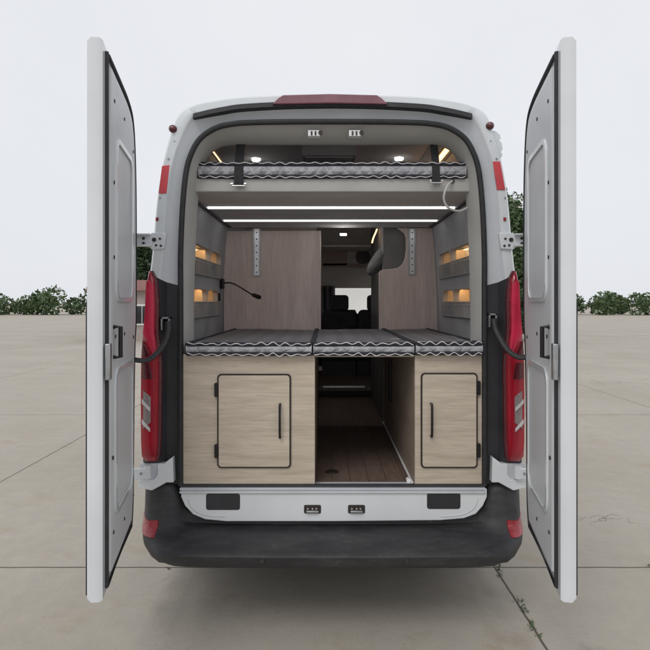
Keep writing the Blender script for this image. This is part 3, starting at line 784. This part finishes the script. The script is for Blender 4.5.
# ================================================================ FURNITURE
# storage cabinets under the bed
def cabinet(x0, x1, dpx, hinge_left, hinge_y, hand, label, vlabel=None):
    root = empty('storage_cabinet', ((x0 + x1) / 2, .8, .735)); tag(root, label, 'cabinet', 'wooden cabinets under the lower bed')
    zt = 1.443
    o = MB(); o.box(x0, x1, .024, .042, .742, zt); fr = o.build('front_panel', 'oak', root, bevel=.001)
    xi = x1 if x0 < -.3 else x0
    s0, s1 = (xi - .018, xi) if x0 < -.3 else (xi, xi + .018)
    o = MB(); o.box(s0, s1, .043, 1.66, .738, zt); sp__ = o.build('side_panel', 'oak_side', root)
    o = MB(); xo = x0 if x0 < -.3 else x1
    o.box(min(xo, xi), max(xo, xi), .043, 1.62, zt - .019, zt - .001); o.build('top_panel', 'oak', root)
    p0 = PW(dpx[0], dpx[3], .010); p1 = PW(dpx[1], dpx[2], .010)
    o = MB(); q = rrect(p0.x, p1.x, p0.z, p1.z, .022, 6); o.prism([(x, .0155, z) for x, z in q], (0, .007, 0)); d = o.build('cabinet_door', 'edge', root)
    o = MB(); q = rrect(p0.x + .0085, p1.x - .0085, p0.z + .0085, p1.z - .0085, .016, 6); o.prism([(x, .010, z) for x, z in q], (0, .007, 0)); o.build('door_board', 'oak', d, bevel=.0015)
    for y0, y1 in hinge_y:
        hx = p0.x if hinge_left else p1.x; sgn = -1 if hinge_left else 1
        o = MB(); c0 = zz(y1, .01); c1 = zz(y0, .01)
        xa, xb = sorted((hx - sgn * .004, hx + sgn * .014))
        o.prism([(x, .006, z) for x, z in rrect(xa, xb, c0, c1, .006, 4)], (0, .018, 0)); o.build('hinge', 'handle', d, bevel=.001)
    hx_, h0, h1 = hand
    a = PW(hx_, h0, -.018); b = PW(hx_, h1, -.018)
    o = MB(); o.tube([Vector((a.x, .010, a.z + 0)), Vector((a.x, -.012, a.z)), Vector((a.x, -.020, a.z - .012)), Vector((a.x, -.022, (a.z + b.z) / 2)), Vector((a.x, -.020, b.z + .012)), Vector((a.x, -.012, b.z)), Vector((a.x, .010, b.z))], .0065, 8)
    o.build('handle', 'handle', d)
    return root, sp__
cl, cls = cabinet(-.793, -.094, (217, 291, 374, 468.5), True, ((383, 397), (444.5, 458)), (279.8, 405, 438), 'light oak cabinet with a wide hinged door on the left of the aisle')
cr, crs = cabinet(.437, .797, (421, 478, 373, 468.5), False, ((381, 395), (443.5, 457.5)), (432, 404.5, 437), 'light oak cabinet with a narrow hinged door on the right of the aisle')
o = MB(); o.box(.418, .4365, 1.06, 1.10, 1.0, 1.30); o.build('drawer_handle', 'handle', cr, bevel=.004)
# pale strip along the foot of the aisle wall
o = MB(); o.tube([(.428, .06, .752), (.428, 1.6, .752)], .007, 8); tag(o.build('led_profile', 'alu_white'), 'thin pale strip along the foot of the right aisle wall', 'strip')
o = MB(); c = Vector((.425, .085, .752)); o = MB(); o.cyl(c + Vector((-.012, 0, 0)), (0, 1, 0), .012, .03, 12); 
x = o.build('strip_end', 'alu_white', bpy.data.objects['led_profile'])
# bed deck edge over the aisle
o = MB(); o.box(-.092, .435, .03, .05, 1.428, 1.443); dk = o.build('front_rail', 'oak')
dk.name = 'bed_deck'; tag(dk, 'thin oak board bridging the aisle under the middle cushion', 'bed board')
o = MB(); o.box(-.092, .435, .051, 1.62, 1.430, 1.442); o.build('deck_panel', 'dark', dk)

# cushions
def wavepts(x0, x1, y, z, amp, wl, ph=0, ydepth=None):
    pts = []; n_ = int((x1 - x0) / wl * 8)
    for i in range(n_ + 1):
        t = i / n_; x = x0 + (x1 - x0) * t
        pts.append(Vector((x, y, z + amp * math.sin(2 * math.pi * (x - x0) / wl + ph) * min(1.25, max(.55, .9 + 1.1 * noise.noise((x * 7 + 3.3, z * 3 + .4, 1.7)))) + .005 * noise.noise((x * 6, z * 7, 3)))))
    return pts
def cushion_mesh(x0, x1, y0, y1, z0, z1, bow=.0, seed=0, puff=.003):
    bm = bmesh.new(); bmesh.ops.create_cube(bm, size=1)
    bmesh.ops.subdivide_edges(bm, edges=bm.edges[:], cuts=15, use_grid_fill=True)
    mb = MB()
    for v in bm.verts:
        u, w, h = v.co.x + .5, v.co.y + .5, v.co.z + .5
        X_ = x0 + (x1 - x0) * u; Y_ = y0 + (y1 - y0) * w; Z_ = z0 + (z1 - z0) * h
        rr = 1
        if h > .95:
            eu = min(u, 1 - u) * (x1 - x0); ew = min(w, 1 - w) * (y1 - y0)
            Z_ += puff * (1 - math.exp(-min(eu, ew) / .12)) + .005 * noise.noise((X_ * 4 + seed, Y_ * 4, 0)) + .0035 * noise.noise((X_ * 11 + seed, Y_ * 11, 0))
        if w < .05: Y_ -= .016 * math.sin(math.pi * h) + .004 * noise.noise((X_ * 6 + seed, Z_ * 9, 5))
        v.co = (X_, Y_, Z_)
    bm.faces.ensure_lookup_table()
    mb.v = [v.co.copy() for v in bm.verts]; bm.verts.index_update()
    for f in bm.faces:
        mb.f.append([v.index for v in f.verts]); c = f.calc_center_median()
        nn = f.normal
        mb.mi.append(1 if c.z > z1 - .001 else 0)
    bm.free(); return mb
def cushion(x0, x1, y0, y1, z0, z1, label, seed, name='bed_cushion', cat='cushion', group='cushions of the lower bed', zwave=None):
    mb = cushion_mesh(x0, x1, y0, y1, z0, z1, seed=seed)
    c = mb.build(name, ['quilt', 'plaid'], None, bevel=.010, seg=3, smooth=60); tag(c, label, cat, group)
    for (z, nm) in ((z1 - .002, 'top_piping'), (z0 + .004, 'bottom_piping')):
        P = []
        n_ = 24
        for i in range(n_ + 1):
            x = x0 + .012 + (x1 - x0 - .024) * i / n_
            P.append(Vector((x, y0 - .006, z + .002 * noise.noise((x * 8, z, seed)))))
        L = [Vector((x0 + .002, y0 + .01 + (y1 - y0 - .02) * k / 6, z)) for k in range(6, -1, -1)]
        Rr = [Vector((x1 - .002, p.y, z)) for p in reversed(L)]
        o = MB(); o.tube(L + P + Rr, .0115, 8); pp = o.build(nm, 'piping', c)
        amp = .0065 if group else .0045; off = .004 if nm == 'top_piping' else -.004
        o = MB(); o.tube(wavepts(x0 + .006, x1 - .006, y0 - .0155, z + off, amp, .064, seed), .0026, 6); o.build('zigzag_trim', 'thread', pp)
    return c
zc0, zc1 = 1.445, 1.499
cushion(-.768, -.110, -.004, 1.62, zc0, zc1, 'grey quilted cushion on the left cabinet below the reading lamp', 1.3)
cushion(-.102, .428, .000, 1.62, zc0, zc1, 'grey quilted cushion bridging the aisle between the two cabinets', 4.1)
cushion(.437, .787, -.002, 1.62, zc0 + .002, zc1 + .002, 'short grey quilted cushion on the right cabinet', 7.7)

# partitions
o = MB(); o.box(-.866, -.073, 1.645, 1.665, 1.40, 2.30)
pl = o.build('partition_wall', 'elm', None, bevel=.002); tag(pl, 'brown wood partition behind the reading lamp, left of the aisle', 'partition', 'wood partitions behind the bed')
q = [(379, 340), (379, 273), (380.5, 270.5), (384, 269.3), (392, 268.8), (398, 267.5), (402.5, 264), (405, 258), (406, 250), (406, 238), (404, 233), (400, 230), (397, 228), (441, 228), (441, 340)]
o = MB(); o.prism([PW(a, b, 1.645) for a, b in q], (0, .02, 0))
pr = o.build('partition_wall', 'elm', None, bevel=.002); tag(pr, 'brown wood partition with a rounded corner cut out, right of the aisle', 'partition', 'wood partitions behind the bed')
def rail_plate(p0, p1, x0, x1, label, par):
    a = PW(x0, p1, 1.64); b = PW(x1, p0, 1.64)
    o = MB(); o.box(a.x, b.x, 1.632, 1.644, a.z, b.z); r_ = o.build('bracket_rail', 'steel'); tag(r_, label, 'bracket', 'metal bracket rails on the partitions')
    o = MB(); o.box(a.x + .014, b.x - .014, 1.629, 1.634, a.z + .01, b.z); o.build('rail_channel', 'alu', r_)
    o = MB()
    for k in range(7): o.cyl(((a.x + b.x) / 2, 1.630, a.z + .03 + k * (b.z - a.z - .06) / 6), (0, -1, 0), .006, .003, 10)
    o.build('rail_hole', 'edge', r_)
rail_plate(229, 276, 253, 260.5, 'upright metal rail fixed to the left wood partition', pl)
rail_plate(229, 275, 408.5, 415.5, 'upright metal rail fixed to the right wood partition', pr)
# bag in the cut out
def bag():
    bm = bmesh.new(); bmesh.ops.create_icosphere(bm, subdivisions=4, radius=1)
    mb = MB()
    for v in bm.verts:
        p = v.co; s_ = 1 + .16 * noise.noise(p * 1.6) + .07 * noise.noise(p * 4)
        v.co = Vector((p.x * .085 * s_, p.y * .10 * s_, p.z * .15 * s_)) + Vector((.45, 1.80, 2.10)) + Vector((.18 * max(p.z, -1) * .6, 0, 0))
    bm.verts.index_update(); mb.v = [v.co.copy() for v in bm.verts]; mb.f = [[v.index for v in f.verts] for f in bm.faces]; mb.mi = [0] * len(mb.f); bm.free()
    b_ = mb.build('soft_bag', 'bagcloth', smooth=80); tag(b_, 'grey soft bag hanging behind the cut out of the right partition', 'bag')
    o = MB(); o.tube(catmull([Vector((.50, 1.9, 2.2)), Vector((.53, 1.86, 2.27)), Vector((.57, 1.88, 2.33))], 4), .008, 6); o.build('strap', 'webbing', b_)
bag()

# upper bunk
root = empty('upper_bunk', (0, .9, 2.325)); tag(root, 'grey padded upper bunk base slung across the van under the roof', 'bunk bed')
o = MB(); o.box(-.80, .80, .135, .165, 2.325, 2.402); o.build('front_board', 'leather', root, bevel=.008, seg=3)
o = MB(); o.box(-.80, .80, .166, .655, 2.330, 2.352); o.build('base_panel', 'under', root, bevel=.002)
o = MB(); o.box(-.80, .80, .735, 1.235, 2.330, 2.352); o.build('base_panel', 'ceil', root, bevel=.002)
o = MB(); o.box(-.80, .80, 1.315, 1.60, 2.330, 2.352); o.build('base_panel', 'ceil', root, bevel=.002)
for y in (.66, 1.24):  # white cross profiles, made to glow onto the partition and bed
    o = MB(); o.box(-.795, .795, y, y + .021, 2.321, 2.345); o.build('glowing_bar', 'glow_bar', root, bevel=.002)
o = MB(); o.box(-.80, .80, 1.602, 1.635, 2.326, 2.352); o.build('rear_profile', 'ceil', root, bevel=.002)
for sg in (-1, 1):
    o = MB(); o.box(sg * .80, sg * .83, .166, 1.635, 2.322, 2.36); o.build('side_rail', 'dark', root)
# grommet and cable
o = MB(); c = PW(452.5, 181, .13); o.cyl(c + Vector((0, .006, 0)), (0, -1, 0), .012, .008, 16); o.build('grommet', 'edge', root)
pts = catmull([PW(452, 181, .12), PW(448, 185, .08), PW(444.5, 193, .07), PW(444, 200, .08), PW(447, 206.5, .09), PW(453, 210, .10), PW(460, 211, .12), PW(467, 208, .16)], 5)
o = MB(); o.tube(pts, .0065, 8); tag(o.build('cable', 'cable'), 'pale cable looping out of the right end of the upper bunk', 'cable')
mx = cushion(-.735, .735, .135, 1.60, 2.405, 2.478, 'long thin grey quilted mattress on the upper bunk', 2.2, name='bunk_mattress', cat='mattress', group=None)
# webbing straps with buckles
for x0, x1, yb, lab in ((234, 243.3, 185, 'black webbing strap at the left end of the upper bunk'), (432.3, 440, 182, 'black webbing strap at the right end of the upper bunk')):
    p = PW(x0, yb, .11); q_ = PW(x1, 140, .11)
    o = MB(); z1 = 2.63
    n_ = 10; rows = []
    for k in range(n_ + 1):
        t = k / n_; z = p.z + (z1 - p.z) * t; dy = .0 + .09 * t * t
        rows.append([Vector((p.x, .108 + dy, z)), Vector((q_.x, .108 + dy, z)), Vector((q_.x, .112 + dy, z)), Vector((p.x, .112 + dy, z))])
    o.loft(rows, closed=True); o.add(rows[0], [(0, 1, 2, 3)]); o.add(rows[-1], [(0, 1, 2, 3)])
    s_ = o.build('webbing_strap', 'webbing'); tag(s_, lab, 'strap', 'straps holding the upper bunk')
    o = MB(); a, b_ = p.x - .010, q_.x + .010
    o.tube([(a, .105, p.z + .014), (a, .104, p.z - .006), (b_, .104, p.z - .006), (b_, .105, p.z + .014)], .0042, 8)
    o.tube([(a - .006, .104, p.z + .005), (a + .004, .104, p.z + .005)], .005, 8); o.tube([(b_ - .004, .104, p.z + .005), (b_ + .006, .104, p.z + .005)], .005, 8)
    o.build('buckle', 'chrome', s_)
# reading lamp
rl = MB(); c = PW(224, 283, 1.5); xw = -.866
rl.box(xw, xw + .03, 1.47, 1.53, c.z - .045, c.z + .035); lampo = rl.build('reading_lamp', 'handle', None, bevel=.008, seg=3)
tag(lampo, 'black gooseneck reading lamp on the left wall by the partition', 'lamp')
pts = catmull([Vector((xw + .025, 1.5, c.z)), PW(231, 283, 1.45), PW(238, 286, 1.38), PW(246, 291, 1.3), PW(252, 294.5, 1.25)], 6)
o = MB(); o.tube(pts, .0055, 8); o.build('gooseneck', 'handle', lampo)
a = PW(252, 294.5, 1.25); b_ = PW(260, 297.5, 1.2)
o = MB(); o.tube([a, a.lerp(b_, .15), b_.lerp(a, .1), b_], [.008, .015, .017, .014], 14); o.build('lamp_head', 'handle', lampo, smooth=50)
c = PW(220.5, 297, 1.45); o = MB(); o.box(xw - .004, xw + .010, 1.43, 1.47, c.z - .03, c.z + .03); tag(o.build('light_switch', 'handle', bevel=.003), 'small black switch on the left wall under the reading lamp', 'switch')

# ================================================================ SURROUNDINGS
def leaves(mb, c, rad, n_, size, seed, clumps=26):
    rr = random.Random(seed); cl_ = []
    for k in range(clumps):
        while True:
            p = Vector((rr.uniform(-1, 1), rr.uniform(-1, 1), rr.uniform(-1, 1)))
            if .25 < p.length < 1: break
        cl_.append((Vector((p.x * rad[0], p.y * rad[1], p.z * rad[2])) * .8, rr.uniform(.20, .42)))
    for i in range(n_):
        q, s_ = rr.choice(cl_); d = Vector((rr.gauss(0, 1), rr.gauss(0, 1), rr.gauss(0, 1))); d.normalize(); d *= rr.random() ** .4
        p = Vector(c) + q + Vector((d.x * rad[0], d.y * rad[1], d.z * rad[2])) * s_
        a = Vector((rr.gauss(0, 1), rr.gauss(0, 1), rr.gauss(0, .6))).normalized(); b2 = a.cross(Vector((rr.gauss(0, 1), rr.gauss(0, 1), rr.gauss(0, 1)))).normalized()
        l = size * rr.uniform(.6, 1.3)
        mb.add([p - a * l, p + b2 * l * .45, p + a * l, p - b2 * l * .45], [(0, 1, 2, 3)])
def tree(base, h0, rad, n_, size, seed, name, label, cat='tree', mat='leaf', group=None, flowers=0):
    root = empty(name, base); tag(root, label, cat, group)
    bx_, by, bz = base; ctr = Vector((bx_, by, h0 + rad[2]))
    o = MB(); o.tube([Vector((bx_, by, -.05)), Vector((bx_ + .05, by, h0 * .6)), ctr], [.16, .12, .05], 10)
    rr = random.Random(seed)
    for k in range(7):
        a = rr.uniform(0, 6.28); e = ctr + Vector((math.cos(a) * rad[0] * .6, math.sin(a) * rad[1] * .6, rr.uniform(-.4, .5) * rad[2]))
        s0 = Vector((bx_, by, h0 * rr.uniform(.6, 1.2))); o.tube([s0, s0.lerp(e, .5) + Vector((0, 0, .15)), e], [.06, .04, .015], 6)
    o.build('trunk', 'bark', root)
    o = MB(); leaves(o, ctr, rad, n_, size, seed); o.build('crown', mat, root, smooth=0, recalc=False)
    if flowers:
        o = MB(); leaves(o, ctr, rad, flowers, size * 1.2, seed + 5); o.build('blossom', 'blossom', root, smooth=0, recalc=False)
tree((9.25, 28, 0), 2.2, (1.75, 1.7, 3.15), 13000, .12, 3, 'tree', 'tall leafy green tree beside the right edge of the van', flowers=60)
tree((11.2, 30, 0), 1.6, (1.4, 1.7, 1.9), 8000, .12, 9, 'tree', 'rounded green tree partly behind the open right door', mat='leafdark')
tree((-11.0, 30, 0), 1.6, (1.7, 1.5, 2.0), 11000, .12, 11, 'tree', 'dark green tree behind the low hut on the left', mat='leafdark')
def shrub(x, y, rx, rz, seed, label):
    root = empty('shrub', (x, y, 0)); tag(root, label, 'shrub')
    o = MB()
    rr = random.Random(seed)
    for k in range(9):
        a = rr.uniform(0, 6.28); o.tube([(x, y, 0), (x + math.cos(a) * rx * .5, y + math.sin(a) * .4, rz * 1.1)], [.02, .008], 5)
    o.build('stems', 'bark', root)
    o = MB(); leaves(o, (x, y, rz), (rx, .8, rz), 6500, .08, seed, 30); o.build('foliage', 'leafdark', root, smooth=0, recalc=False)
shrub(8.6, 22.3, 1.1, 1.25, 21, 'dense dark shrub at the foot of the tall tree')
shrub(9.5, 22.4, .9, 1.1, 22, 'dense dark shrub behind the open right door')
# hut on the left
root = empty('hut', (-8.6, 23.5, 0)); tag(root, 'low brown walled hut with tiled eaves and white framed windows', 'building')
o = MB(); o.box(-10.3, -7.0, 22.0, 25.5, 0, 2.25); o.build('wall', 'hutwall', root)
o = MB(); o.prism([(-10.5, 21.7, 2.22), (-10.5, 25.8, 2.22), (-10.5, 23.75, 2.75)], (3.7, 0, 0)); rf = o.build('roof', 'tile', root)
for xw_ in (-10.0, -8.55):
    o = MB(); o.box(xw_, xw_ + 1.0, 21.95, 21.99, .7, 1.62); f_ = o.build('window', 'plaster', root)
    o = MB()
    for q in (0, 1): o.box(xw_ + .07 + q * .45, xw_ + .48 + q * .45, 21.93, 21.945, .78, 1.54)
    o.build('pane', 'dark_glass', f_)
o = MB(); rr = random.Random(5)
for k in range(26):
    if k % 3: wx_, wy_ = 1.06 + rr.gauss(0, .012), rr.uniform(-.2, 1.2)
    else: wx_, wy_ = rr.uniform(-1.9, 2.2), .70 + rr.gauss(0, .01)
    for q in range(rr.randint(5, 12)):
        a = rr.uniform(0, 6.28); l = rr.uniform(.006, .024); d_ = Vector((math.cos(a), math.sin(a), rr.uniform(.3, 1.2))) * l; n__ = Vector((-math.sin(a), math.cos(a), 0)) * l * .18
        p = Vector((wx_ + rr.gauss(0, .008), wy_ + rr.gauss(0, .012), .0)); o.add([p - n__ * .4, p + n__ * .4, p + d_ * .6 + n__, p + d_, p + d_ * .6 - n__], [(0, 1, 2, 3, 4)])
tag(o.build('weeds', 'leaf', smooth=0, recalc=False), kind='stuff')
# far off wood closing the yard
o = MB(); rr = random.Random(77)
for k in range(150):
    x = -110 + 220 * k / 149 + rr.uniform(-1, 1); y = 74 + rr.uniform(-3, 5); h = 3.0 + 1.4 * noise.noise((x * .06, 0, 0)) + rr.uniform(-.7, .9)
    w_ = rr.uniform(1.4, 2.4)
    for i in range(330):
        d = Vector((rr.gauss(0, 1), rr.gauss(0, 1), rr.gauss(0, 1))).normalized() * rr.random() ** .35
        p = Vector((x + d.x * w_, y + d.y * 1.6, max(.05, h * .5 + d.z * h * .55)))
        a_ = Vector((rr.gauss(0, 1), rr.gauss(0, 1), rr.gauss(0, 1))).normalized(); b2 = a_.cross(Vector((rr.gauss(0, 1), rr.gauss(0, 1), rr.gauss(0, 1)))).normalized(); l = rr.uniform(.14, .34)
        o.add([p - a_ * l, p + b2 * l * .6, p + a_ * l, p - b2 * l * .6], [(0, 1, 2, 3)])
tag(o.build('far_wood', 'leaf', smooth=0, recalc=False), kind='stuff')
# pale wall ahead of the van
o = MB(); o.box(-3.2, 3.2, 14, 14.25, 0, 3.0); yw = o.build('yard_wall', 'plaster'); tag(yw, 'pale plastered wall ahead of the van, seen through its windscreen', 'wall')
o = MB(); o.box(-3.25, 3.25, 13.95, 14.3, 3.0, 3.08); o.build('coping', 'plaster', yw)

# ================================================================ LIGHT, SKY, CAMERA
w = bpy.data.worlds.new('World'); scene.world = w; w.use_nodes = True
nt = w.node_tree; bg = nt.nodes['Background']
sky = nt.nodes.new('ShaderNodeTexSky'); sky.sky_type = 'NISHITA'; sky.sun_disc = False
SE, SR = R(48), R(200)
sky.sun_elevation = SE; sky.sun_rotation = SR; sky.dust_density = 4; sky.air_density = 1.0
tc = nt.nodes.new('ShaderNodeTexCoord'); nz = nt.nodes.new('ShaderNodeTexNoise'); nz.inputs['Scale'].default_value = 1.6; nz.inputs['Detail'].default_value = 5
nt.links.new(tc.outputs['Generated'], nz.inputs['Vector'])
cl_ = mixcol(nt, nz.outputs['Fac'], (7.5, 7.8, 8.5), (9.3, 9.35, 9.5))
nt.links.new(mixcol(nt, .93, sky.outputs[0], cl_), bg.inputs['Color'])
bg.inputs['Strength'].default_value = .10
sl = bpy.data.lights.new('sun', 'SUN'); sl.energy = .9; sl.angle = R(25); sl.color = (1, .97, .93)
so = bpy.data.objects.new('sun', sl); col.objects.link(so)
dirv = Vector((math.sin(SR) * math.cos(SE), math.cos(SR) * math.cos(SE), math.sin(SE)))   # towards the sun: behind the camera
so.rotation_euler = (-dirv).to_track_quat('-Z', 'Y').to_euler()
cam = bpy.data.cameras.new('camera'); co = bpy.data.objects.new('camera', cam); col.objects.link(co)
co.location = (CX, CY, CZ); co.rotation_euler = (R(90), 0, 0)
cam.sensor_width = 36; cam.lens = 36 * F / 650; cam.shift_y = -23 / 650; cam.clip_start = .05; cam.clip_end = 2000
scene.camera = co
vs = scene.view_settings; vs.view_transform = 'Standard'; vs.look = 'None'; vs.exposure = 0; vs.gamma = 1
